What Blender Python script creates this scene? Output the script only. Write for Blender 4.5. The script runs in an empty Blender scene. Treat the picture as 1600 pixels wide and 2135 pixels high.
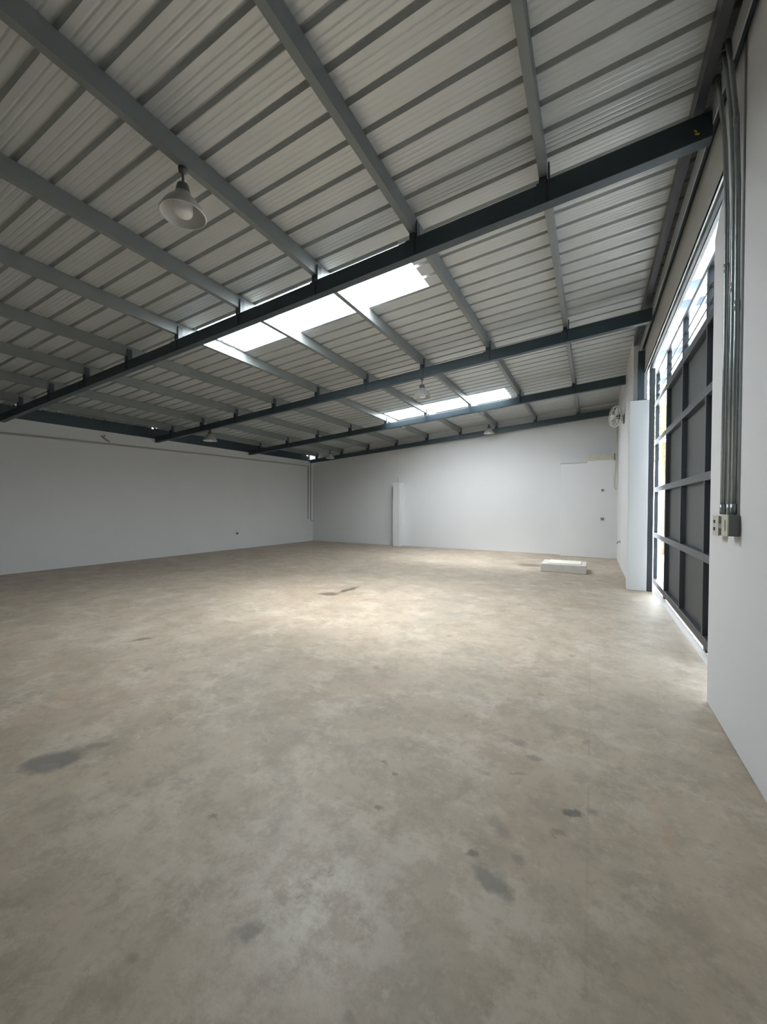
import bpy, bmesh, math, random
from mathutils import Vector, Matrix
random.seed(7)
sc = bpy.context.scene
C = sc.collection

# ------------------------------------------------------------------ camera
CAM_H = 1.5
FPX = 833.9                                  # focal length in pixels of the 1600x2135 frame
yaw, pitch, roll = math.radians(27.548), math.radians(-.936), math.radians(.2707)
fw = Vector((-math.sin(yaw)*math.cos(pitch), math.cos(yaw)*math.cos(pitch), math.sin(pitch)))
rt = Vector((math.cos(yaw), math.sin(yaw), 0)); up = rt.cross(fw)
rt2 = rt*math.cos(roll) + up*math.sin(roll); up2 = -rt*math.sin(roll) + up*math.cos(roll)
cd = bpy.data.cameras.new('camera'); cam = bpy.data.objects.new('camera', cd); C.objects.link(cam)
M4 = Matrix((rt2, up2, -fw)).transposed().to_4x4(); M4.translation = Vector((0, 0, CAM_H))
cam.matrix_world = M4
cd.sensor_fit = 'VERTICAL'; cd.sensor_height = 36.0; cd.lens = FPX*36.0/2135.0
cd.clip_start = .02; cd.clip_end = 200
sc.camera = cam

# ------------------------------------------------------------------ sky (even bright overcast) and exposure
w = bpy.data.worlds.new('overcast_sky'); sc.world = w; w.use_nodes = True
bg = w.node_tree.nodes['Background']
bg.inputs['Color'].default_value = (.90, .955, 1.0, 1); bg.inputs['Strength'].default_value = 10.0
sc.view_settings.view_transform = 'Standard'; sc.view_settings.look = 'None'
sc.view_settings.gamma = 1; sc.view_settings.use_curve_mapping = False
sc.view_settings.exposure = 1.6

# veiled sun, high up, wide and soft behind thin cloud
sl = bpy.data.lights.new('veiled_sun_offscreen', 'SUN'); sl.energy = 7.0; sl.angle = math.radians(50); sl.color = (1, .97, .92)
so = bpy.data.objects.new('veiled_sun_offscreen', sl); C.objects.link(so)
so.rotation_euler = Vector((.22, .24, -1)).to_track_quat('-Z', 'Y').to_euler(); so.location = (-4, -3, 12)

def portal(name, loc, rot, sx, sy):          # tells the renderer where sky light enters; gives off no light itself
    l = bpy.data.lights.new(name, 'AREA'); l.shape = 'RECTANGLE'; l.size = sx; l.size_y = sy
    l.cycles.is_portal = True
    o = bpy.data.objects.new(name, l); C.objects.link(o); o.location = loc; o.rotation_euler = rot

# ------------------------------------------------------------------ dimensions
XR, YB, YF = .80, 13.6, -6.6
SL = .0835                                    # roof slope (rises towards the gate side)
def zs(x): return 4.52 + SL*x                 # underside of roof sheets
def xl(y): return -11.02 + (y-3.7)*.0566      # face of the left wall
RAFT = [-6.0, -2.75, .5, 3.75, 7.0, 10.25, 13.45]
PURL = [-.44 - 1.22*i for i in range(9)]
SKY_X = (-5.27, -1.86)

# ------------------------------------------------------------------ materials
def mat(name, col, rough=.6, metal=0., nz=None, bump=None, spec=.5):
    m = bpy.data.materials.new(name); m.use_nodes = True
    nt = m.node_tree; b = nt.nodes['Principled BSDF']
    b.inputs['Base Color'].default_value = (*col, 1); b.inputs['Roughness'].default_value = rough
    b.inputs['Metallic'].default_value = metal; b.inputs['Specular IOR Level'].default_value = spec
    tc = nt.nodes.new('ShaderNodeTexCoord')
    if nz:                                    # (scale, amount): soft mottling
        n = nt.nodes.new('ShaderNodeTexNoise'); n.inputs['Scale'].default_value = nz[0]; n.inputs['Detail'].default_value = 6
        nt.links.new(tc.outputs['Object'], n.inputs['Vector'])
        mx = nt.nodes.new('ShaderNodeMix'); mx.data_type = 'RGBA'; mx.blend_type = 'MIX'
        mx.inputs['A'].default_value = (*[c*(1-nz[1]) for c in col], 1); mx.inputs['B'].default_value = (*[min(1, c*(1+nz[1])) for c in col], 1)
        nt.links.new(n.outputs['Fac'], mx.inputs['Factor']); nt.links.new(mx.outputs['Result'], b.inputs['Base Color'])
    if bump:
        n2 = nt.nodes.new('ShaderNodeTexNoise'); n2.inputs['Scale'].default_value = bump[0]; n2.inputs['Detail'].default_value = 5
        nt.links.new(tc.outputs['Object'], n2.inputs['Vector'])
        bp = nt.nodes.new('ShaderNodeBump'); bp.inputs['Strength'].default_value = bump[1]; bp.inputs['Distance'].default_value = .01
        nt.links.new(n2.outputs['Fac'], bp.inputs['Height']); nt.links.new(bp.outputs['Normal'], b.inputs['Normal'])
    return m

M = {}
M['wall'] = mat('white_wall_paint', (.71, .717, .725), .75, nz=(1.3, .03), bump=(14, .12))
M['pillar'] = mat('pillar_paint', (.71, .717, .725), .75, nz=(1.3, .03), bump=(14, .12))
M['sheet'] = mat('aluzinc_sheet', (.565, .585, .585), .40, .4, nz=(2.2, .06))
M['sheet_edge'] = M['sheet']
M['purlin'] = mat('grey_primer', (.215, .235, .235), .45, .0, nz=(5, .08))
M['rafter'] = mat('slate_steel_paint', (.045, .068, .085), .38, .0, nz=(4, .1))
M['dark'] = mat('dark_steel_paint', (.03, .035, .042), .45)
M['gate'] = mat('gate_frame_paint', (.05, .056, .066), .4, nz=(6, .08))
M['gate_panel'] = mat('gate_sheet_paint', (.085, .09, .09), .5, nz=(3, .1))
M['lintel'] = mat('lintel_paint', (.55, .55, .52), .55, nz=(4, .05))
M['palegrey'] = mat('pale_grey_paint', (.42, .45, .47), .45)
M['pipe'] = mat('overpainted_pipe', (.42, .42, .41), .6)
M['galv'] = mat('galvanised_conduit', (.36, .40, .41), .35, .6, nz=(18, .25))
M['alu'] = mat('spun_aluminium', (.55, .56, .56), .35, .55)
M['lampin'] = mat('lamp_reflector_white', (.62, .62, .60), .35, .2)
M['bulb'] = mat('bulb_glass_white', (.85, .85, .84), .25)
M['lampcap'] = mat('lamp_housing_grey', (.13, .14, .14), .5)
M['curb'] = mat('painted_curb_concrete', (.70, .675, .63), .8, nz=(7, .1), bump=(30, .4))
M['curblid'] = mat('curb_lid_concrete', (.82, .80, .72), .8, nz=(9, .05))
M['box'] = mat('outlet_box_grey', (.19, .20, .21), .5)
M['boxface'] = mat('outlet_cover_cream', (.50, .49, .41), .5, nz=(30, .15))
M['slot'] = mat('socket_black', (.02, .02, .02), .5)
M['fan'] = mat('fan_white_plastic', (.75, .74, .72), .35)
M['fanmotor'] = mat('fan_motor_grey', (.2, .19, .18), .5)
M['rust'] = mat('rusty_ledge', (.52, .49, .42), .8, nz=(9, .25))
M['yellow'] = mat('yellow_chalk', (.65, .5, .06), .7)
M['pave'] = mat('outside_concrete', (.62, .60, .58), .85, nz=(1.5, .08))
M['block'] = mat('outside_wall_paint', (.70, .71, .72), .8, nz=(1, .05))
M['bluebeam'] = mat('canopy_beam_paint', (.16, .20, .26), .5)
M['bark'] = mat('tree_bark', (.12, .09, .06), .9, nz=(8, .3))
M['leaf'] = mat('leaf_green', (.10, .20, .03), .55, nz=(4, .4))

def sheet_clear(name, col, clear):            # translucent roofing sheet: part of the light goes straight, part is scattered
    m = bpy.data.materials.new(name); m.use_nodes = True; nt = m.node_tree
    for n in list(nt.nodes): nt.nodes.remove(n)
    out = nt.nodes.new('ShaderNodeOutputMaterial'); mx = nt.nodes.new('ShaderNodeMixShader')
    t = nt.nodes.new('ShaderNodeBsdfTransparent'); t.inputs['Color'].default_value = (*col, 1)
    s = nt.nodes.new('ShaderNodeBsdfTranslucent'); s.inputs['Color'].default_value = (*col, 1)
    mx.inputs['Fac'].default_value = 1-clear
    nt.links.new(t.outputs[0], mx.inputs[1]); nt.links.new(s.outputs[0], mx.inputs[2]); nt.links.new(mx.outputs[0], out.inputs[0])
    return m
M['skylight'] = sheet_clear('translucent_skylight', (.86, .87, .87), .7)
M['canopy'] = sheet_clear('translucent_canopy', (.085, .097, .105), .0)

def leaf_translucency():
    nt = M['leaf'].node_tree; b = nt.nodes['Principled BSDF']
    out = nt.nodes['Material Output']; t = nt.nodes.new('ShaderNodeBsdfTranslucent'); t.inputs['Color'].default_value = (.12, .22, .04, 1)
    mx = nt.nodes.new('ShaderNodeMixShader'); mx.inputs[0].default_value = .4
    nt.links.new(b.outputs[0], mx.inputs[1]); nt.links.new(t.outputs[0], mx.inputs[2]); nt.links.new(mx.outputs[0], out.inputs[0])
leaf_translucency()

def floor_material():
    m = bpy.data.materials.new('worn_concrete_floor'); m.use_nodes = True; nt = m.node_tree; b = nt.nodes['Principled BSDF']
    L = nt.links.new
    tc = nt.nodes.new('ShaderNodeTexCoord')
    def noise(scale, detail=6, rough=.6, dist=0., vec=None):
        n = nt.nodes.new('ShaderNodeTexNoise'); n.inputs['Scale'].default_value = scale; n.inputs['Detail'].default_value = detail
        n.inputs['Roughness'].default_value = rough; n.inputs['Distortion'].default_value = dist
        L(vec or tc.outputs['Object'], n.inputs['Vector']); return n
    def ramp(src, a, bb, ca=(0, 0, 0), cb=(1, 1, 1)):
        r = nt.nodes.new('ShaderNodeValToRGB'); r.color_ramp.elements[0].position = a; r.color_ramp.elements[1].position = bb
        r.color_ramp.elements[0].color = (*ca, 1); r.color_ramp.elements[1].color = (*cb, 1); L(src, r.inputs[0]); return r.outputs[0]
    def math_(op, a, bb=None):
        n = nt.nodes.new('ShaderNodeMath'); n.operation = op
        for i, v in enumerate((a, bb)):
            if v is None: continue
            if isinstance(v, (int, float)): n.inputs[i].default_value = v
            else: L(v, n.inputs[i])
        return n.outputs[0]
    def mix(fac, a, bb):
        n = nt.nodes.new('ShaderNodeMix'); n.data_type = 'RGBA'; n.clamp_factor = True
        if isinstance(fac, (int, float)): n.inputs['Factor'].default_value = fac
        else: L(fac, n.inputs['Factor'])
        for k, v in (('A', a), ('B', bb)):
            if isinstance(v, tuple): n.inputs[k].default_value = (*v, 1)
            else: L(v, n.inputs[k])
        return n.outputs['Result']
    # broad beige / grey-green / pinkish blotches
    off = nt.nodes.new('ShaderNodeVectorMath'); off.inputs[1].default_value = (13.1, 7.3, 0); L(tc.outputs['Object'], off.inputs[0])
    off2 = nt.nodes.new('ShaderNodeVectorMath'); off2.inputs[1].default_value = (-5.7, 21.3, 0); L(tc.outputs['Object'], off2.inputs[0])
    o1, o2 = off.outputs[0], off2.outputs[0]
    base = mix(ramp(noise(.6, 5, .6, .2).outputs['Fac'], .36, .64), (0.388, 0.320, 0.245), (0.456, 0.387, 0.302))
    base = mix(math_('MULTIPLY', ramp(noise(1.0, 7, .68, .15, o2).outputs['Fac'], .50, .66), .75), base, (0.350, 0.320, 0.261))
    base = mix(math_('MULTIPLY', ramp(noise(.75, 6, .65, .2, o1).outputs['Fac'], .53, .70), .7), base, (0.412, 0.310, 0.237))
    # trowel marks, wear, flecks
    base = mix(math_('MULTIPLY', ramp(noise(3.2, 10, .76).outputs['Fac'], .46, .60), .65), base, (0.298, 0.250, 0.192))
    base = mix(math_('MULTIPLY', ramp(noise(2.2, 10, .78, 0, o1).outputs['Fac'], .51, .61), .65), base, (0.537, 0.478, 0.394))
    base = mix(math_('MULTIPLY', ramp(noise(9, 8, .78, 0, o2).outputs['Fac'], .53, .63), .5), base, (0.298, 0.253, 0.195))
    base = mix(math_('MULTIPLY', ramp(noise(15, 6, .7, 0, o1).outputs['Fac'], .58, .70), .4), base, (0.537, 0.487, 0.409))
    base = mix(math_('MULTIPLY', ramp(noise(5, 2, .5, 0, o2).outputs['Fac'], .70, .74), .5), base, (0.230, 0.200, 0.162))
    # wobble that gives every stain its ragged outline
    wob = noise(7, 6, .65)
    sub = nt.nodes.new('ShaderNodeVectorMath'); sub.operation = 'SUBTRACT'; sub.inputs[1].default_value = (.5, .5, .5); L(wob.outputs['Color'], sub.inputs[0])
    scl = nt.nodes.new('ShaderNodeVectorMath'); scl.operation = 'SCALE'; scl.inputs['Scale'].default_value = .16; L(sub.outputs[0], scl.inputs[0])
    add = nt.nodes.new('ShaderNodeVectorMath'); L(tc.outputs['Object'], add.inputs[0]); L(scl.outputs[0], add.inputs[1])
    def stain(cx, cy, rx, ry, ang, col, amt, soft=.35, wobv=add.outputs[0]):
        mp = nt.nodes.new('ShaderNodeMapping'); mp.vector_type = 'TEXTURE'
        mp.inputs['Location'].default_value = (cx, cy, 0); mp.inputs['Rotation'].default_value = (0, 0, math.radians(ang)); mp.inputs['Scale'].default_value = (rx, ry, 1)
        L(wobv, mp.inputs['Vector'])
        sx = nt.nodes.new('ShaderNodeSeparateXYZ'); L(mp.outputs[0], sx.inputs[0])
        d = math_('SQRT', math_('ADD', math_('MULTIPLY', sx.outputs[0], sx.outputs[0]), math_('MULTIPLY', sx.outputs[1], sx.outputs[1])))
        f = math_('MULTIPLY', ramp(d, 1-soft, 1.0, (1, 1, 1), (0, 0, 0)), amt)
        nonlocal base
        base = mix(f, base, col)
    # pale scuffed patch
    cx, cy = -.93, 1.22
    mp = nt.nodes.new('ShaderNodeMapping'); mp.vector_type = 'TEXTURE'; mp.inputs['Location'].default_value = (cx, cy, 0); mp.inputs['Scale'].default_value = (.50, .42, 1)
    L(add.outputs[0], mp.inputs['Vector']); sx = nt.nodes.new('ShaderNodeSeparateXYZ'); L(mp.outputs[0], sx.inputs[0])
    d = math_('SQRT', math_('ADD', math_('MULTIPLY', sx.outputs[0], sx.outputs[0]), math_('MULTIPLY', sx.outputs[1], sx.outputs[1])))
    f = math_('MULTIPLY', ramp(d, .2, 1., (1, 1, 1), (0, 0, 0)), ramp(noise(7, 10, .78).outputs['Fac'], .44, .58))
    base = mix(math_('MULTIPLY', f, .75), base, (0.633, 0.592, 0.513))
    DK = (0.116, 0.113, 0.104)
    stain(-2.78, 1.15, .17, .12, 60, (0.164, 0.153, 0.143), .8, .35)      # dark patch
    stain(-2.74, 1.12, .07, .05, 20, (0.259, 0.238, 0.219), .6, .6)
    stain(-2.70, 1.36, .10, .045, 60, (0.202, 0.181, 0.152), .6, .5)
    stain(-.07, 2.15, .055, .04, 10, DK, .8, .4)                       # oil spots
    stain(.03, 2.19, .035, .025, 10, DK, .4, .6)
    stain(-.33, 1.61, .10, .065, -25, (0.192, 0.176, 0.148), .8, .45)
    stain(-.44, 1.69, .03, .025, 0, DK, .7, .5)
    stain(-.12, 1.97, .04, .03, 0, DK, .45, .6)
    stain(-.38, 1.87, .10, .05, -40, (0.211, 0.191, 0.162), .5, .6)
    stain(-.26, 1.76, .035, .03, 0, (0.182, 0.172, 0.143), .5, .6)
    stain(-.28, 2.50, .06, .04, 0, (0.192, 0.181, 0.157), .55, .6)
    stain(-.40, 2.63, .06, .04, 0, (0.192, 0.181, 0.157), .5, .6)
    stain(-.35, 2.32, .06, .025, 20, (0.192, 0.181, 0.157), .5, .6)
    stain(-.52, 2.25, .04, .03, 20, (0.192, 0.181, 0.157), .45, .6)
    stain(-1.06, 1.00, .07, .04, 40, (0.192, 0.172, 0.148), .6, .6)
    stain(-1.60, 1.30, .03, .02, 40, (0.172, 0.143, 0.104), .6, .6)
    stain(-1.05, 2.05, .03, .02, 0, (0.154, 0.134, 0.114), .6, .5)
    stain(-.96, 1.99, .025, .02, 0, (0.154, 0.134, 0.114), .6, .5)
    stain(-.92, 1.72, .03, .02, 0, (0.154, 0.134, 0.114), .6, .5)
    stain(.32, 2.25, .3, .05, 95, (.42, .27, .16), .35, .9)            # rusty smear
    stain(-3.92, 5.55, .20, .16, 20, (.15, .12, .08), .9, .4)        # brown streak
    stain(-3.82, 6.0, .075, .38, -4, (.11, .09, .065), .9, .5)
    stain(-4.42, 2.69, .14, .055, 60, (.17, .135, .095), .8, .5)
    stain(-1.38, 10.72, .42, .30, 0, (.17, .155, .13), .85, .4)       # damp patch by the curb
    # saw-cut joints
    sp = nt.nodes.new('ShaderNodeSeparateXYZ'); L(tc.outputs['Object'], sp.inputs[0])
    jm = None
    for axis, pos in ((0, -3.40), (0, .0), (0, -6.9), (1, 3.1), (1, 6.9), (1, 10.6)):
        dd = math_('ABSOLUTE', math_('SUBTRACT', sp.outputs[axis], pos))
        r = ramp(dd, .003, .007, (1, 1, 1), (0, 0, 0))
        jm = r if jm is None else math_('MAXIMUM', jm, r)
    jm = math_('MULTIPLY', jm, ramp(noise(1.7, 3).outputs['Fac'], .4, .65))
    base = mix(math_('MULTIPLY', jm, .3), base, (0.192, 0.167, 0.133))
    L(base, b.inputs['Base Color'])
    rg = ramp(noise(1.4, 5, .6).outputs['Fac'], .3, .7, (.42, .42, .42), (.62, .62, .62)); L(rg, b.inputs['Roughness'])
    b.inputs['Specular IOR Level'].default_value = .4
    bp = nt.nodes.new('ShaderNodeBump'); bp.inputs['Strength'].default_value = .18; bp.inputs['Distance'].default_value = .01
    L(noise(11, 8, .65).outputs['Fac'], bp.inputs['Height']); L(bp.outputs[0], b.inputs['Normal'])
    return m
M['floor'] = floor_material()

# ------------------------------------------------------------------ mesh helpers
def new(): return bmesh.new()
def box(bm, x0, x1, y0, y1, z0, z1):
    v = [bm.verts.new(p) for p in ((x0, y0, z0), (x1, y0, z0), (x1, y1, z0), (x0, y1, z0), (x0, y0, z1), (x1, y0, z1), (x1, y1, z1), (x0, y1, z1))]
    for f in ((3, 2, 1, 0), (4, 5, 6, 7), (0, 1, 5, 4), (1, 2, 6, 5), (2, 3, 7, 6), (3, 0, 4, 7)): bm.faces.new([v[i] for i in f])
    return bm
def loft(bm, a, b, caps=True):                # two matching outlines of 3-D points
    va = [bm.verts.new(p) for p in a]; vb = [bm.verts.new(p) for p in b]; n = len(a)
    for i in range(n): bm.faces.new((va[i], va[(i+1) % n], vb[(i+1) % n], vb[i]))
    if caps: bm.faces.new(va[::-1]); bm.faces.new(vb)
    return bm
def tube(bm, pts, r, n=10, close=False):
    pts = [Vector(p) for p in pts]; rings = []
    m = len(pts)
    for i, p in enumerate(pts):
        if close: d = pts[(i+1) % m]-pts[i-1]
        else: d = pts[min(i+1, m-1)]-pts[max(i-1, 0)]
        d.normalize(); a = d.cross(Vector((0, 0, 1)) if abs(d.z) < .95 else Vector((0, 1, 0))).normalized(); b = d.cross(a)
        rings.append([bm.verts.new(p+(a*math.cos(t)+b*math.sin(t))*r) for t in (2*math.pi*k/n for k in range(n))])
    for i in range(m if close else m-1):
        A, B = rings[i], rings[(i+1) % m]
        for k in range(n): bm.faces.new((A[k], A[(k+1) % n], B[(k+1) % n], B[k]))
    if not close: bm.faces.new(rings[0][::-1]); bm.faces.new(rings[-1])
    return bm
def lathe(bm, prof, n=32, axis='z', caps=False):
    rings = []
    for r, h in prof:
        rings.append([bm.verts.new((r*math.cos(t), r*math.sin(t), h) if axis == 'z' else (h, r*math.cos(t), r*math.sin(t))) for t in (2*math.pi*k/n for k in range(n))])
    for A, B in zip(rings, rings[1:]):
        for k in range(n): bm.faces.new((A[k], A[(k+1) % n], B[(k+1) % n], B[k]))
    if caps: bm.faces.new(rings[0][::-1]); bm.faces.new(rings[-1])
    return bm
def obj(name, bm, m, parent=None, smooth=False, bevel=0):
    bmesh.ops.recalc_face_normals(bm, faces=bm.faces)
    me = bpy.data.meshes.new(name); bm.to_mesh(me); bm.free(); me.materials.append(m)
    if smooth:
        for p in me.polygons: p.use_smooth = True
    o = bpy.data.objects.new(name, me); C.objects.link(o)
    if parent: o.parent = parent
    if bevel:
        b = o.modifiers.new('edge', 'BEVEL'); b.width = bevel; b.segments = 2; b.limit_method = 'ANGLE'
    return o
def tag(o, label, cat, group=None, kind=None):
    o['label'] = label; o['category'] = cat
    if group: o['group'] = group
    if kind: o['kind'] = kind
    return o
def thing(name, label, cat, loc=(0, 0, 0), group=None, kind=None):
    o = bpy.data.objects.new(name, None); C.objects.link(o); o.location = loc; o.empty_display_size = .1
    return tag(o, label, cat, group, kind)
ORD = ['first', 'second', 'third', 'fourth', 'fifth', 'sixth', 'seventh', 'eighth', 'ninth', 'tenth']

# ------------------------------------------------------------------ room shell
bm = new()
loft(bm, [(-11.9, YF-.3, -.15), (.98, YF-.3, -.15), (.98, 14.2, -.15), (-11.9, 14.2, -.15)],
         [(-11.9, YF-.3, 0), (.98, YF-.3, 0), (.98, 14.2, 0), (-11.9, 14.2, 0)])
tag(obj('floor', bm, M['floor']), 'worn beige concrete floor with stains and scuffs', 'floor', kind='structure')

bm = new(); y0, y1 = YF-.2, YB+.05
loft(bm, [(xl(y0), y0, 0), (xl(y0)-.2, y0, 0), (xl(y0)-.2, y0, 3.33), (xl(y0), y0, 3.33)],
         [(xl(y1), y1, 0), (xl(y1)-.2, y1, 0), (xl(y1)-.2, y1, 3.33), (xl(y1), y1, 3.33)])
tag(obj('wall_left', bm, M['wall']), 'long low white wall carrying a horizontal conduit under the eave', 'wall', kind='structure')

bm = new()
zt = lambda x: zs(x)+.05
loft(bm, [(-11.1, YB, 0), (.95, YB, 0), (.95, YB, zt(.95)), (-11.1, YB, zt(-11.1))],
         [(-11.1, YB+.2, 0), (.95, YB+.2, 0), (.95, YB+.2, zt(.95)), (-11.1, YB+.2, zt(-11.1))])
tag(obj('wall_back', bm, M['wall']), 'white end wall with sloping top, narrow column and stepped thick section', 'wall', kind='structure')

bm = new()
prof = [(1.0, 0), (1.0, zt(1.0)), (-11.7, zt(-11.7)), (-11.7, 0)]
loft(bm, [(x, YF, z) for x, z in prof], [(x, YF-.2, z) for x, z in prof])
tag(obj('wall_front', bm, M['wall']), 'white end wall opposite the columned wall', 'wall', kind='structure')

bm = new()                                    # near part of the gate-side wall, notched at its upper end
prof = [(YF-.1, 0), (3.87, 0), (3.87, 3.52), (3.66, 3.72), (3.60, 3.80), (3.60, 4.48), (YF-.1, 4.48)]
loft(bm, [(XR, y, z) for y, z in prof], [(XR+.17, y, z) for y, z in prof])
tag(obj('wall_right', bm, M['wall'], bevel=.008), 'white wall beside the gate carrying metal conduits and outlet boxes', 'wall', kind='structure')

bm = new()
box(bm, .64, .86, 8.62, YB+.1, 0, zs(.75)+.05)
tag(obj('wall_right', bm, M['wall']), 'white wall with the fan, between gate pillar and end wall', 'wall', kind='structure')

# pillar at the far gate jamb
bm = new(); box(bm, .575, .868, 8.40, 8.70, 0, 3.385)
tag(obj('gate_pillar', bm, M['pillar'], bevel=.01), 'white square pillar at the far jamb of the gate', 'pillar')
# end-wall column and thick section
bm = new(); box(bm, -6.55, -6.27, YB-.30, YB+.02, 0, 2.36)
col = thing('wall_column', 'slim white column against the end wall, stopping short of the roof', 'column')
obj('shaft', bm, M['wall'], col, bevel=.008)
bm = new(); tube(bm, [(-6.42, YB-.12, 2.35), (-6.42, YB-.12, 2.48), (-6.43, YB-.11, 2.54)], .012, 6); obj('rebar_stub', bm, M['rust'], col)
bm = new()
prof = [(-.86, 0), (.66, 0), (.66, 3.0), (-.14, 3.0), (-.14, 2.80), (-.80, 2.79), (-.86, 2.74)]
thick = thing('wall_thickening', 'projecting white lower section of the end wall with stepped top', 'wall section')
loft(bm, [(x, 13.2, z) for x, z in prof], [(x, YB+.02, z) for x, z in prof])
obj('body', bm, M['wall'], thick, bevel=.01)
bm = new(); box(bm, -.13, .57, 13.185, 13.21, 2.84, 3.0); obj('stained_ledge', bm, M['rust'], thick)
bm = new(); box(bm, .545, .57, 13.17, 13.20, 2.82, 3.02); obj('ledge_end', bm, M['fanmotor'], thick)
bm = new(); box(bm, -.86, -.14, 13.185, 13.21, 2.775, 2.80); obj('stained_ledge', bm, M['rust'], thick)
for zz, s, lab in ((1.97, .05, 'small grey switch plate high on the thick wall section'), (1.14, .045, 'small pale outlet plate low on the thick wall section')):
    sw = thing('wall_plate', lab, 'switch plate', (.265, 13.2, zz))
    bm = new(); box(bm, -s, s, -.02, 0, -s, s); obj('plate', bm, M['palegrey'] if zz < 1.5 else M['fan'], sw, bevel=.004)
    bm = new(); box(bm, -.032, -.006, -.027, -.02, -.03, .03); obj('socket', bm, M['slot'] if zz > 1.5 else M['lampcap'], sw)
    bm = new(); box(bm, .006, .032, -.027, -.02, -.03, .03); obj('socket', bm, M['lampcap'], sw)
xw = xl(9.72)
sw = thing('wall_plate', 'small dark outlet low on the long conduit wall', 'outlet', (xw, 9.72, .53))
bm = new(); box(bm, 0, .02, -.05, .05, -.04, .04); obj('plate', bm, M['palegrey'], sw, bevel=.004)
bm = new(); box(bm, .02, .027, -.03, .03, -.025, .025); obj('socket', bm, M['slot'], sw)
sw = thing('pipe_stub', 'small pipe stub low on the fan wall', 'pipe', (.64, 11.6, .62))
bm = new(); tube(bm, [(.0, 0, 0), (-.06, 0, 0), (-.07, 0, -.05)], .018, 8); obj('pipe', bm, M['galv'], sw, True)
bm = new(); lathe(bm, [(.028, -.012), (.028, .002)], 12, 'x', True); obj('flange', bm, M['galv'], sw)

# ------------------------------------------------------------------ roof: ribbed sheets, skylights
def sheet_mesh(name, x0, x1, m):
    """One 1 m wide trapezoidal-rib sheet: four ribs, two shallow beads in each pan, last rib laps the next sheet."""
    prof = []
    for k in range(4):
        b = k*.25
        prof += [(b-.026, 0), (b-.014, .042), (b+.014, .042), (b+.026, 0)]
        for c in (.08, .125, .17):
            prof += [(b+c-.012, 0), (b+c, .0024), (b+c+.012, 0)]
    prof += [(1.0-.028, -.0015), (1.0-.016, .040), (1.0+.016, .040), (1.0+.030, -.0015), (1.045, -.0015)]
    bm = bmesh.new()
    xs = [x0+(x1-x0)*i/6 for i in range(7)]
    rows = [[bm.verts.new((x, y, zs(x)+z)) for y, z in prof] for x in xs]
    for A, B in zip(rows, rows[1:]):
        for i in range(len(prof)-1): bm.faces.new((A[i], A[i+1], B[i+1], B[i]))
    me = bpy.data.meshes.new(name); bm.to_mesh(me); bm.free(); me.materials.append(m); return me
ceil = thing('ceiling', 'sloping underside of ribbed grey metal roof sheets', 'roof', kind='structure')
XA, XB_ = -11.45, 1.0
full = sheet_mesh('roof_sheet', XA, XB_, M['sheet'])
lo = sheet_mesh('roof_sheet', XA, SKY_X[0]+.06, M['sheet']); hi = sheet_mesh('roof_sheet', SKY_X[1]-.06, XB_, M['sheet'])
skm = sheet_mesh('skylight_sheet', SKY_X[0], SKY_X[1], M['skylight'])
def put(name, me, y, parent=None):
    o = bpy.data.objects.new(name, me); C.objects.link(o); o.location = (0, y, 0)
    if parent: o.parent = parent
    return o
SKYROW = {0: ('window_1', 'bright translucent roof sheet above the rafter between gate wall and pendant lamp'),
          6: ('window_2', 'bright translucent roof sheet further along, next to the rafter before the end wall')}
for k in range(-11, 11):
    y = 3.96 + k
    if k in SKYROW:
        put('roof_sheet', lo, y, ceil); put('roof_sheet', hi, y, ceil)
        n, lab = SKYROW[k]; o = put(n, skm, y); o.location.z = .003; tag(o, lab, 'skylight', kind='structure')
        xm = (SKY_X[0]+SKY_X[1])/2
        portal('skylight_portal', (xm, y+.5, zs(xm)+.07), (0, -math.atan(SL), 0), SKY_X[1]-SKY_X[0], 1.0)
    else: put('roof_sheet', full, y, ceil)

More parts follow.
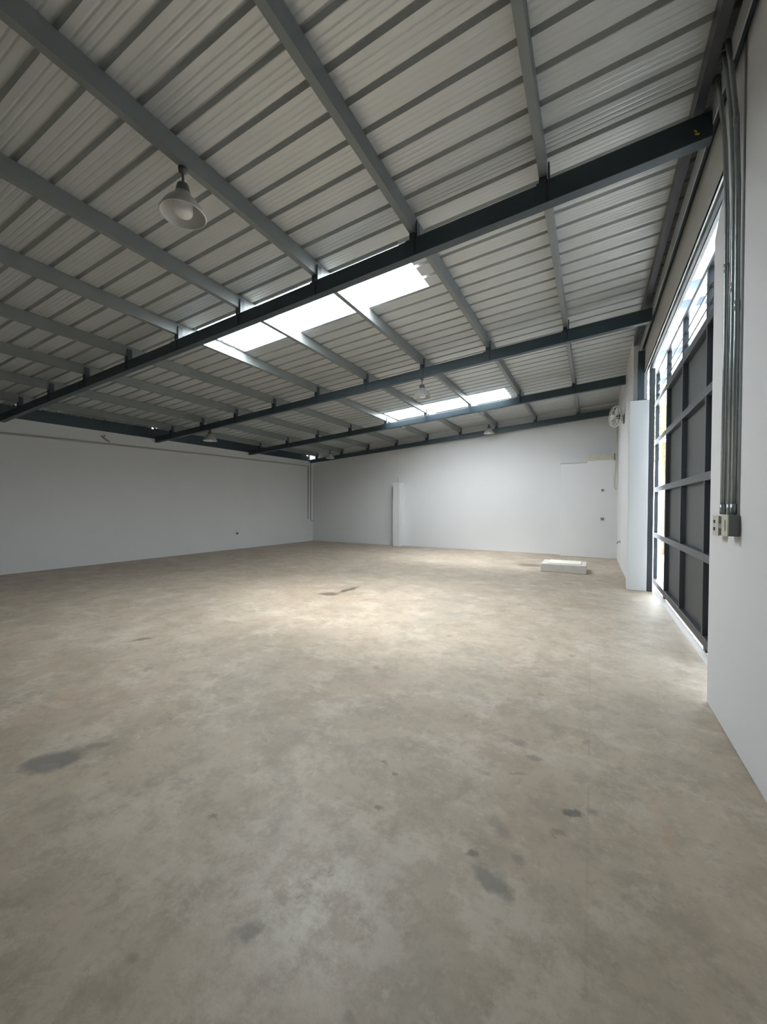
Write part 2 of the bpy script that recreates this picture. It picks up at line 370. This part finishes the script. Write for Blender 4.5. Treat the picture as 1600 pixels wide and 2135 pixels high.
# ------------------------------------------------------------------ rafters (box beams with cleats at the purlins)
RLAB = {-6.0: 'dark slate roof rafter nearest the wall opposite the columned wall', -2.75: 'dark slate roof rafter second from the wall opposite the columned wall', .5: 'dark slate roof rafter between the lapped sheets behind the pendant lamp',
        3.75: 'dark slate roof rafter in front of the larger skylight, marked with yellow chalk', 7.0: 'dark slate roof rafter between the two bright skylights, with a hanging lamp',
        10.25: 'dark slate roof rafter at the smaller skylight, brightly lit on its side', 13.45: 'dark slate roof rafter running along the top of the end wall'}
for y in RAFT:
    r = thing('roof_rafter', RLAB[y], 'beam', (0, y, 0), 'dark sloping roof rafters')
    x0 = xl(y)+.02; x1 = .62 if y > 9 else .745
    def zb(x): return 4.125+SL*x
    def dep(x): return .19 if x > -.46 else .175 if x > -1.7 else .165 if x > -2.9 else .155 if x > -5.4 else .145
    cuts = [x1] + [c for c in (-.46, -1.7, -2.9, -5.4)] + [x0]
    for a_, b_ in zip(cuts[1:], cuts):          # welded lengths, shallower towards the low wall
        d_ = dep((a_+b_)/2); bm = new()
        loft(bm, [(a_, -.05, zb(a_)), (a_, .05, zb(a_)), (a_, .05, zb(a_)+d_), (a_, -.05, zb(a_)+d_)],
                 [(b_, -.05, zb(b_)), (b_, .05, zb(b_)), (b_, .05, zb(b_)+d_), (b_, -.05, zb(b_)+d_)])
        obj('beam_length', bm, M['rafter'], r, bevel=.004)
    for px in PURL:
        if px < x0+.1: continue
        bm = new(); x = px+.06
        loft(bm, [(x, -.062, zb(x)+.01), (x+.012, -.062, zb(x)+.01), (x+.012, -.05, zb(x)+.01), (x, -.05, zb(x)+.01)],
                 [(x, -.062, zb(x)+dep(x)), (x+.012, -.062, zb(x)+dep(x)), (x+.012, -.05, zb(x)+dep(x)), (x, -.05, zb(x)+dep(x))])
        obj('stiffener', bm, M['dark'], r)
        bm = new(); x = px+.072
        box(bm, x, x+.012, -.035, .035, zb(x)+dep(x), zb(x)+.345); box(bm, px, px+.06, -.035, .035, zb(x)+dep(x)-.01, zb(px)+.243); obj('purlin_cleat', bm, M['rafter'], r)
    for px in PURL[0::2]:                      # splice plates
        x = px-.42
        bm = new(); loft(bm, [(x, -.056, zb(x)+.012), (x, -.05, zb(x)+.012), (x, -.05, zb(x)+dep(x)-.01), (x, -.056, zb(x)+dep(x)-.01)],
                             [(x+.36, -.056, zb(x+.36)+.012), (x+.36, -.05, zb(x+.36)+.012), (x+.36, -.05, zb(x+.36)+dep(x)-.01), (x+.36, -.056, zb(x+.36)+dep(x)-.01)])
        obj('splice_plate', bm, M['rafter'], r)
    if y == 3.75:
        bm = new(); tube(bm, [(.635, -.053, zb(.6)+.09), (.648, -.053, zb(.6)+.075), (.642, -.053, zb(.6)+.06), (.665, -.053, zb(.6)+.055)], .006, 6)
        obj('chalk_mark', bm, M['yellow'], r)
# gusset at the rafter's gate-wall end is hidden by conduits

# ------------------------------------------------------------------ purlins (C sections), one continuous length each
def purlin(x, label, m, name='roof_purlin', group='grey roof purlins', y0=YF+.02, y1=YB-.01, d=.148, wdt=.062, flip=1):
    zt_ = zs(x)-.001; t = .006
    # web on the +x side, lips and flanges towards -x
    c = [(0, 0), (0, -d), (-wdt, -d), (-wdt, -d+.02), (-wdt+t, -d+.02), (-wdt+t, -d+t), (-t, -d+t), (-t, -t), (-wdt+t, -t), (-wdt+t, -.02), (-wdt, -.02), (-wdt, 0)]
    bm = new()
    pts = [((x+flip*(u+wdt)), zt_+v+(SL*(flip*(u+wdt)) if v > -d/2 else 0)-(.002)) for u, v in c]
    loft(bm, [(px, y0, z) for px, z in pts], [(px, y1, z) for px, z in pts])
    return tag(obj(name, bm, m), label, 'purlin', group)
for i, px in enumerate(PURL):
    purlin(px, f'grey steel C purlin under the roof sheets, {ORD[i]} from the gate-side eave', M['purlin'])
purlin(-10.86, 'dark eave purlin on top of the long conduit wall', M['rafter'], 'eave_purlin', 'eave purlins', y0=9.0)
purlin(.700, 'dark eave purlin along the roof edge above the gate', M['gate'], 'eave_purlin', 'eave purlins', flip=-1, y1=8.61)

# eave boards on the long wall: dark, with small notches beside the rafters where daylight shows
ys = [YF] + RAFT[1:]
for a, b in zip(ys, ys[1:]):
    top = lambda yy: zs(xl(yy)-.04)-.004
    zt1 = top(b)+.034
    hh, ww = (.16, .12) if b > 13 else (.05, .05)                     # where daylight slips in
    e = .10 if b > 13 else .05
    poly = [(a, 3.331), (b, 3.331), (b, zt1), (b-e, zt1), (b-e, zt1-hh), (b-e-ww, zt1-hh*.8), (b-e-ww-.01, zt1), (a, top(a)+.034)]
    if b < 4: poly = [(a, 3.331), (b, 3.331), (b, zt1), (a, top(a)+.034)]
    bm = new(); loft(bm, [(xl(yy)-.03, yy, z) for yy, z in poly], [(xl(yy)-.05, yy, z) for yy, z in poly])
    i = ys.index(a)
    tag(obj('eave_board', bm, M['rafter']), f'dark closure board between the long wall top and roof, {ORD[5-i]} from the end wall', 'board', 'eave closure boards')

# ------------------------------------------------------------------ steelwork over the gate
YG0, YG1 = -6.5, 8.62
bm = new(); box(bm, .80, .818, 3.61, YG1, 3.905, 4.34); box(bm, .80, .828, 3.61, YG1, 3.905, 3.915)
tag(obj('gate_lintel', bm, M['lintel'], bevel=.003), 'pale painted steel lintel spanning above the gate', 'lintel')
er = thing('eave_rail', 'dark rail with a pale face strip between eave purlin and gate lintel', 'rail')
bm = new(); box(bm, .748, .79, YG0, 8.60, 4.345, 4.43); obj('beam', bm, M['rafter'], er)
bm = new(); box(bm, .740, .748, YG0, 8.60, 4.27, 4.43); obj('face_strip', bm, M['palegrey'], er)
bm = new(); box(bm, .795, .815, YG0, 8.61, 4.483, zs(.8)+.05)
tag(obj('eave_board', bm, M['rafter']), 'dark closure board above the gate lintel', 'board', 'eave closure boards')
bm = new(); box(bm, .795, .815, 3.61, 8.61, 4.342, 4.482)
tag(obj('lintel_plate', bm, M['rafter']), 'dark plate filling the gap on top of the gate lintel', 'plate')
tr = thing('gate_track', 'dark overhead track above the sliding gate', 'track')
bm = new(); box(bm, .858, .885, 3.0+.88, 8.75, 3.93, 4.09); obj('track', bm, M['dark'], tr)
for i in range(8):
    yy = 4.1+i*.6
    bm = new(); box(bm, .819, .858, yy, yy+.03, 4.04, 4.10); obj('bracket', bm, M['gate'], tr)
bm = new(); box(bm, .895, .925, 3.88, 8.75, 3.93, 4.035)
tag(obj('guide_rail', bm, M['palegrey']), 'light grey guide rail just below the dark gate track', 'rail')
bm = new(); box(bm, .70, .795, 8.42, 8.52, 3.385, 4.26)
st = thing('steel_stub_column', 'short slate steel column standing on the white pillar', 'column')
obj('shaft', bm, M['rafter'], st, bevel=.004)
bm = new(); box(bm, .685, .83, 8.41, 8.56, 3.385, 3.40); obj('base_plate', bm, M['dark'], st)
bm = new(); box(bm, .876, .956, 8.42, 8.50, 0, 3.925)
tag(obj('gate_post', bm, M['gate'], bevel=.004), 'tall dark steel post beside the white pillar', 'post')

# ------------------------------------------------------------------ sliding gate
GX = 1.03
g = thing('sliding_gate', 'dark steel sliding gate with sheet panels below and open bars on top', 'gate', (GX, 6.4, 0))
def gp(name, m, x0, x1, y0, y1, z0, z1, bev=.004):
    bm = new(); box(bm, x0, x1, y0-6.4, y1-6.4, z0, z1); return obj(name, bm, m, g, bevel=bev)
STY = [4.70, 5.21, 6.46, 7.71, 8.95]
for y in STY: gp('stile', M['gate'], 0, .06, y, y+.05, .08, 3.98)
ZR = [(.075, .165), (.935, 1.02), (1.772, 1.857), (2.645, 2.73), (3.36, 3.45)]
for z0, z1 in ZR: gp('rail', M['gate'], -.006, .062, 4.70, 9.0, z0, z1)
for z in (3.59, 3.755): gp('grille_bar', M['gate'], .02, .042, 4.70, 9.0, z-.011, z+.011, 0)
gp('top_rail', M['gate'], 0, .06, 4.70, 9.0, 3.945, 3.995)
for a, b in zip(STY[:3], STY[1:4]):
    for (za, zb1), (zc, zd) in zip(ZR, ZR[1:]):
        gp('panel', M['gate_panel'], .058, .063, a+.01, b+.04, zb1-.02, zc+.02, 0)
for yy in (5.13, 7.80):
    bm = new(); lathe(bm, [(.0, -.016), (.04, -.016), (.045, -.008), (.040, 0), (.045, .008), (.04, .016), (0, .016)], 20, 'x')
    for v in bm.verts: v.co += Vector((.03, yy-6.4, .049))
    wh = obj('wheel', bm, M['dark'], g, True)
    bm = new(); box(bm, .004, .010, yy-6.4-.04, yy-6.4+.04, .03, .09); box(bm, .050, .056, yy-6.4-.04, yy-6.4+.04, .03, .09)
    obj('wheel_bracket', bm, M['gate'], wh)
bm = new(); box(bm, GX+.024, GX+.036, 3.9, 9.0, 0, .004)
tag(obj('floor_track', bm, M['galv']), 'thin metal ground track under the sliding gate', 'track')
portal('gate_portal', (1.0, 6.3, 2.0), (0, math.radians(90), 0), 4.0, 4.9)

# ------------------------------------------------------------------ outside
bm = new(); box(bm, .98, 14, -8, 24, -.2, -.006)
tag(obj('ground', bm, M['pave']), 'pale concrete yard outside the gate', 'ground', kind='structure')
bm = new(); box(bm, 5.3, 5.5, -8, 24, -.2, 5.1)  # assumed boundary wall, set close and raised to shut sky light out of the yard
tag(obj('wall_yard_skyblock', bm, M['block']), 'pale boundary wall across the yard, raised to block sky light', 'wall', kind='structure')
bm = new(); box(bm, 1.0, 5.3, -6.2, -6.0, -.2, 4.86)  # unseen end wall, added to keep sky light off the gate pillar
tag(obj('wall_yard_skyblock', bm, M['block']), 'pale unseen wall added at the yard end to block sky light', 'wall', kind='structure')
cn = thing('canopy', 'translucent ribbed canopy roof on slate beams outside the gate', 'canopy', (0, 0, 0))
def canopy_mesh():
    prof = []
    for k in range(4): b = k*.25; prof += [(b-.03, 0), (b-.015, .03), (b+.015, .03), (b+.03, 0)]
    prof += [(1.0-.03, 0)]
    bm = bmesh.new(); rows = [[bm.verts.new((x, y, 4.87+.04*(x-1.2)+z)) for y, z in prof] for x in (1.05, 5.25)]
    for i in range(len(prof)-1): bm.faces.new((rows[0][i], rows[0][i+1], rows[1][i+1], rows[1][i]))
    me = bpy.data.meshes.new('canopy_sheet'); bm.to_mesh(me); bm.free(); me.materials.append(M['canopy']); return me
cm = canopy_mesh()
for k in range(19): put('canopy_sheet', cm, k-6, cn)
for yy in (1.0, 4.2, 7.5, 8.15, 10.5, 12.8):
    bm = new(); loft(bm, [(1.05, yy-.05, 4.73), (1.05, yy+.05, 4.73), (1.05, yy+.05, 4.86), (1.05, yy-.05, 4.86)], [(5.25, yy-.05, 4.90), (5.25, yy+.05, 4.90), (5.25, yy+.05, 5.03), (5.25, yy-.05, 5.03)])
    obj('beam', bm, M['bluebeam'], cn)
for yy in (1.0, 4.2, 7.5, 10.5, 12.8):
    bm = new(); box(bm, 5.15, 5.25, yy-.05, yy+.05, -.006, 4.90); obj('post', bm, M['bluebeam'], cn)
def tree(loc, label, h, rad):
    t = thing('leafy_tree', label, 'tree', loc)
    bm = new(); tube(bm, [(0, 0, -.01), (.05, .02, h*.4), (-.03, .05, h*.75)], .09, 8); obj('trunk', bm, M['bark'], t, True)
    bm = new()
    for i in range(2600):
        d = Vector((random.gauss(0, 1), random.gauss(0, 1), random.gauss(0, 1))).normalized()*rad*random.random()**.4
        p = Vector((0, 0, h))+Vector((d.x, d.y, d.z*1.25)); a = Vector((random.gauss(0, 1), random.gauss(0, 1), random.gauss(0, .6))).normalized(); b = a.orthogonal().normalized()
        s = random.uniform(.05, .11)
        bm.faces.new([bm.verts.new(p+q) for q in (-a*s, b*s*.45, a*s, -b*s*.45)])
    f = obj('foliage', bm, M['leaf'], t); f['kind'] = 'stuff'
tree((2.0, 15.2, -.006), 'leafy green tree beyond the canopy, seen past the gate post', 4.7, 1.5)

# ------------------------------------------------------------------ pendant lamps
def pendant(label, x, y, zrim, ztop, off=0):
    t = thing('pendant_lamp', label, 'lamp', (x, y, zrim), 'industrial pendant lamps')
    R = .165
    bm = new(); prof = [(R, 0), (R-.004, .012), (R-.022, .055), (R-.055, .10), (R-.095, .135), (.062, .155), (.055, .165)]
    lathe(bm, prof, 36); obj('shade', bm, M['alu'], t, True)
    bm = new(); lathe(bm, [(r-.004, h-.001) for r, h in prof], 36); obj('reflector', bm, M['lampin'], t, True)
    bm = new(); tube(bm, [(R*math.cos(a), R*math.sin(a), 0) for a in (2*math.pi*k/40 for k in range(40))], .005, 6, True); obj('rim', bm, M['lampin'], t, True)
    bm = new(); lathe(bm, [(.03, .16), (.06, .145), (.072, .10), (.072, .02), (.06, .0), (.03, -.008), (.001, -.010)], 24); obj('bulb', bm, M['bulb'], t, True)
    bm = new(); lathe(bm, [(.062, .155), (.055, .165), (.046, .215), (.040, .232), (.012, .236)], 20, caps=True); cap = obj('housing', bm, M['lampcap'], t, True)
    L_ = ztop-zrim
    bm = new(); tube(bm, [(0, 0, .23), (off*.3, 0, L_-.05), (off, 0, L_-.005)], .010, 8); obj('stem', bm, M['lampcap'], t, True)
    bm = new(); lathe(bm, [(.012, L_-.045), (.032, L_-.03), (.035, L_-.003)], 14, caps=True)
    for v in bm.verts: v.co.x += off
    obj('ceiling_cup', bm, M['lampcap'], t, True)
pz = lambda x: zs(x)-.15
pendant('grey dome pendant lamp hung from a purlin in front of the chalk-marked rafter', -2.87, 2.08, 3.77, pz(-2.87))
zb = lambda x: 4.125+SL*x
pendant('grey dome pendant lamp hung from the rafter between the two skylights, below the gate-side half', -2.85, 7.0, zb(-2.85)-.36, zb(-2.85))
pendant('small dome pendant lamp beside the end wall, above the slim column side', -2.98, 13.05, 3.84, pz(-2.98), -.0)
pendant('dome pendant lamp hung from the middle rafter, close to the long conduit wall', -8.64, 7.0, zb(-8.64)-.28, zb(-8.64))
pendant('dome pendant lamp in the dark corner of end wall and conduit wall', -8.95, 12.7, 3.30, pz(-8.95))

# ------------------------------------------------------------------ conduits and outlet boxes on the near gate-side wall
def conduit(name, label, pts, r, m=M['galv'], group=None, couplings=(), straps=()):
    t = thing(name, label, 'conduit', pts[0], group); o = Vector(pts[0])
    bm = new(); tube(bm, [Vector(p)-o for p in pts], r, 10); obj('pipe', bm, m, t, True)
    for z0 in couplings:
        q = next(Vector(a).lerp(Vector(b), (z0-a[2])/(b[2]-a[2])) for a, b in zip(pts, pts[1:]) if a[2] <= z0 <= b[2])-o
        bm = new(); tube(bm, [q-Vector((0, 0, .03)), q+Vector((0, 0, .03))], r+.002, 10); obj('coupling', bm, m, t, True)
    return t
xc = XR-.017
for yy, lab, cs in ((3.46, 'galvanised conduit above the outlet with two sockets, next to the gate end of the wall', (1.49, 3.1)),
                    (3.305, 'galvanised conduit in the middle of the three rising from the outlet boxes', (1.49, 2.9)),
                    (3.228, 'galvanised conduit above the grey box side, farthest from the gate', (1.49, 2.75, 3.9))):
    conduit('wall_conduit', lab, [(xc, yy, 1.45), (xc, yy, 2.6), (xc-.006, yy, 3.5), (xc-.02, yy+.01, 3.95), (xc-.05, yy+.02, 4.3), (xc-.06, yy+.05, 4.44)],   .0145, group='conduits above the outlet boxes', couplings=cs)
conduit('wall_wire', 'thin wire running down the wall beside the conduits', [(XR-.006, 3.175, 1.43), (XR-.006, 3.178, 2.6), (XR-.006, 3.20, 4.47)], .005, M['palegrey'])
b = thing('outlet_box', 'grey outlet box with cream cover at the foot of the conduits', 'outlet box', (XR, 3.15, 1.32))
bm = new(); box(bm, -.055, -.001, 0, .13, 0, .13); obj('body', bm, M['box'], b, bevel=.004)
bm = new(); box(bm, -.062, -.055, -.002, .132, -.002, .132); cv = obj('cover', bm, M['boxface'], b, bevel=.002)
bm = new(); box(bm, -.066, -.062, .045, .085, .03, .10); obj('toggle', bm, M['boxface'], cv)
b = thing('outlet_box', 'cream outlet box with two black sockets, next to the grey box', 'outlet box', (XR, 3.41, 1.31))
bm = new(); box(bm, -.045, -.001, 0, .13, 0, .13); obj('body', bm, M['boxface'], b, bevel=.004)
bm = new(); box(bm, -.050, -.045, -.004, .134, -.004, .134); cv = obj('cover', bm, M['boxface'], b, bevel=.002)
for z in (.030, .080):
    bm = new(); box(bm, -.054, -.050, .075, .105, z, z+.022); obj('socket', bm, M['slot'], cv)
bm = new(); box(bm, -.05, -.003, 3.28-3.41, 0, .05, .08)
obj('connector', bm, M['box'], b)

# conduits on the long wall
def lw(y, z, o=.02): return (xl(y)+o, y, z)
conduit('long_conduit', 'horizontal conduit painted with the long wall, just under the eave', [lw(-6.4, 2.85), lw(-3.4, 2.88), lw(0, 2.93), lw(3.7, 2.98), lw(5.6, 3.02), lw(9.5, 3.08), lw(13.3, 3.115), lw(13.38, 3.115)], .022, M['pipe'])
conduit('pipe_stub', 'short bent pipe stub branching off the long wall conduit', [lw(5.80, 3.085, .022), lw(5.72, 3.12, .022), lw(5.62, 3.20, .022), lw(5.70, 3.22, .022)], .022, M['pipe'])
conduit('corner_conduit', 'shorter of the two conduits in the corner, joining the long wall conduit', [lw(13.30, .92), lw(13.28, 1.1), lw(13.28, 2.0), lw(13.28, 3.075)], .018, M['pipe'], 'corner drop conduits')
conduit('corner_conduit', 'longer of the two conduits in the corner, bending into the end wall at its foot', [lw(13.58, .84, .03), lw(13.50, .84, .02), lw(13.44, .9, .02), lw(13.44, 3.33, .02)], .018, M['pipe'], 'corner drop conduits')
bm = new(); 
conduit('corner_pipe', 'pipe with hooked end hanging down the corner behind the fan', [(.60, 13.12, 1.98), (.555, 13.12, 2.05), (.565, 13.12, 2.4), (.60, 13.14, 2.85), (.605, 13.14, 4.35)], .016, M['rust'])

# ------------------------------------------------------------------ wall fan
f = thing('wall_fan', 'white round wall fan mounted high behind the pillar', 'fan', (.46, 10.7, 3.58)); f.rotation_euler.z = math.radians(24)
R = .235
def ring(x, r, t, n=36): 
    bm = new(); tube(bm, [(x, r*math.cos(a), r*math.sin(a)) for a in (2*math.pi*k/n for k in range(n))], t, 6, True); return bm
cg = obj('cage_ring', ring(0, R, .012), M['fan'], f, True)
for x, r in ((-.05, R*.93), (-.075, R*.6), (.06, R*.9), (.08, R*.55)):
    obj('guard_ring', ring(x, r, .004), M['fan'], cg, True)
bm = new()
for k in range(20):
    a = 2*math.pi*k/20; c, s = math.cos(a), math.sin(a)
    tube(bm, [(-.085, .04*c, .04*s), (-.075, R*.6*c, R*.6*s), (-.05, R*.93*c, R*.93*s), (0, R*c, R*s), (.06, R*.9*c, R*.9*s), (.08, R*.55*c, R*.55*s)], .003, 4)
obj('guard_wires', bm, M['fan'], cg)
for k in range(3):
    a = 2*math.pi*k/3; bm = new(); pa, pb = [], []
    for i in range(7):
        r = .04+.165*i/6; wdt = .035+.075*math.sin(math.pi*min(1, i/6*.8+.1))
        for sgn, lst in ((-1, pa), (1, pb)):
            q = a+sgn*wdt/max(r, .07)*.5; lst.append((sgn*.018, r*math.cos(q), r*math.sin(q)))
    va = [bm.verts.new(p) for p in pa]; vb = [bm.verts.new(p) for p in pb]
    for i in range(6): bm.faces.new((va[i], va[i+1], vb[i+1], vb[i]))
    o = obj('blade', bm, M['fan'], f, True); sd = o.modifiers.new('thick', 'SOLIDIFY'); sd.thickness = .003
bm = new(); lathe(bm, [(.001, -.095), (.035, -.093), (.042, -.08), (.042, -.03), (.03, -.025)], 20, 'x', False); obj('hub_cap', bm, M['fan'], f, True)
bm = new(); lathe(bm, [(.02, .02), (.055, .04), (.06, .06), (.06, .12), (.045, .15), (.02, .16)], 20, 'x', True); obj('motor', bm, M['fanmotor'], f, True)
bm = new(); box(bm, .185, .20, -.05, .05, -.16, .06); bp = obj('wall_bracket', bm, M['fanmotor'], f, bevel=.004)
bm = new(); tube(bm, [(.11, 0, -.05), (.13, 0, -.11), (.19, 0, -.11)], .015, 8); obj('arm', bm, M['fan'], bp, True)

# ------------------------------------------------------------------ low concrete curb on the floor
c = thing('floor_curb', 'low white painted concrete curb box on the floor near the end wall', 'curb', (-.56, 10.24, 0))
bm = new(); vs = [(-.48, -.40), (.47, -.38), (.47, .40), (-.48, .40)]
loft(bm, [(x, y, 0) for x, y in vs], [(x*.985, y*.985, .185) for x, y in vs]); obj('body', bm, M['curb'], c, bevel=.012)
bm = new(); vs = [(-.33, -.30), (.36, -.29), (.36, .31), (-.33, .30)]
loft(bm, [(x, y, .185) for x, y in vs], [(x*.985, y*.985, .205) for x, y in vs]); lid = obj('lid', bm, M['curblid'], c, bevel=.006)
bm = new(); tube(bm, [(-.05, .24, .20), (-.05, .24, .235), (.03, .24, .235), (.03, .24, .20)], .008, 6); obj('lift_handle', bm, M['rust'], lid)
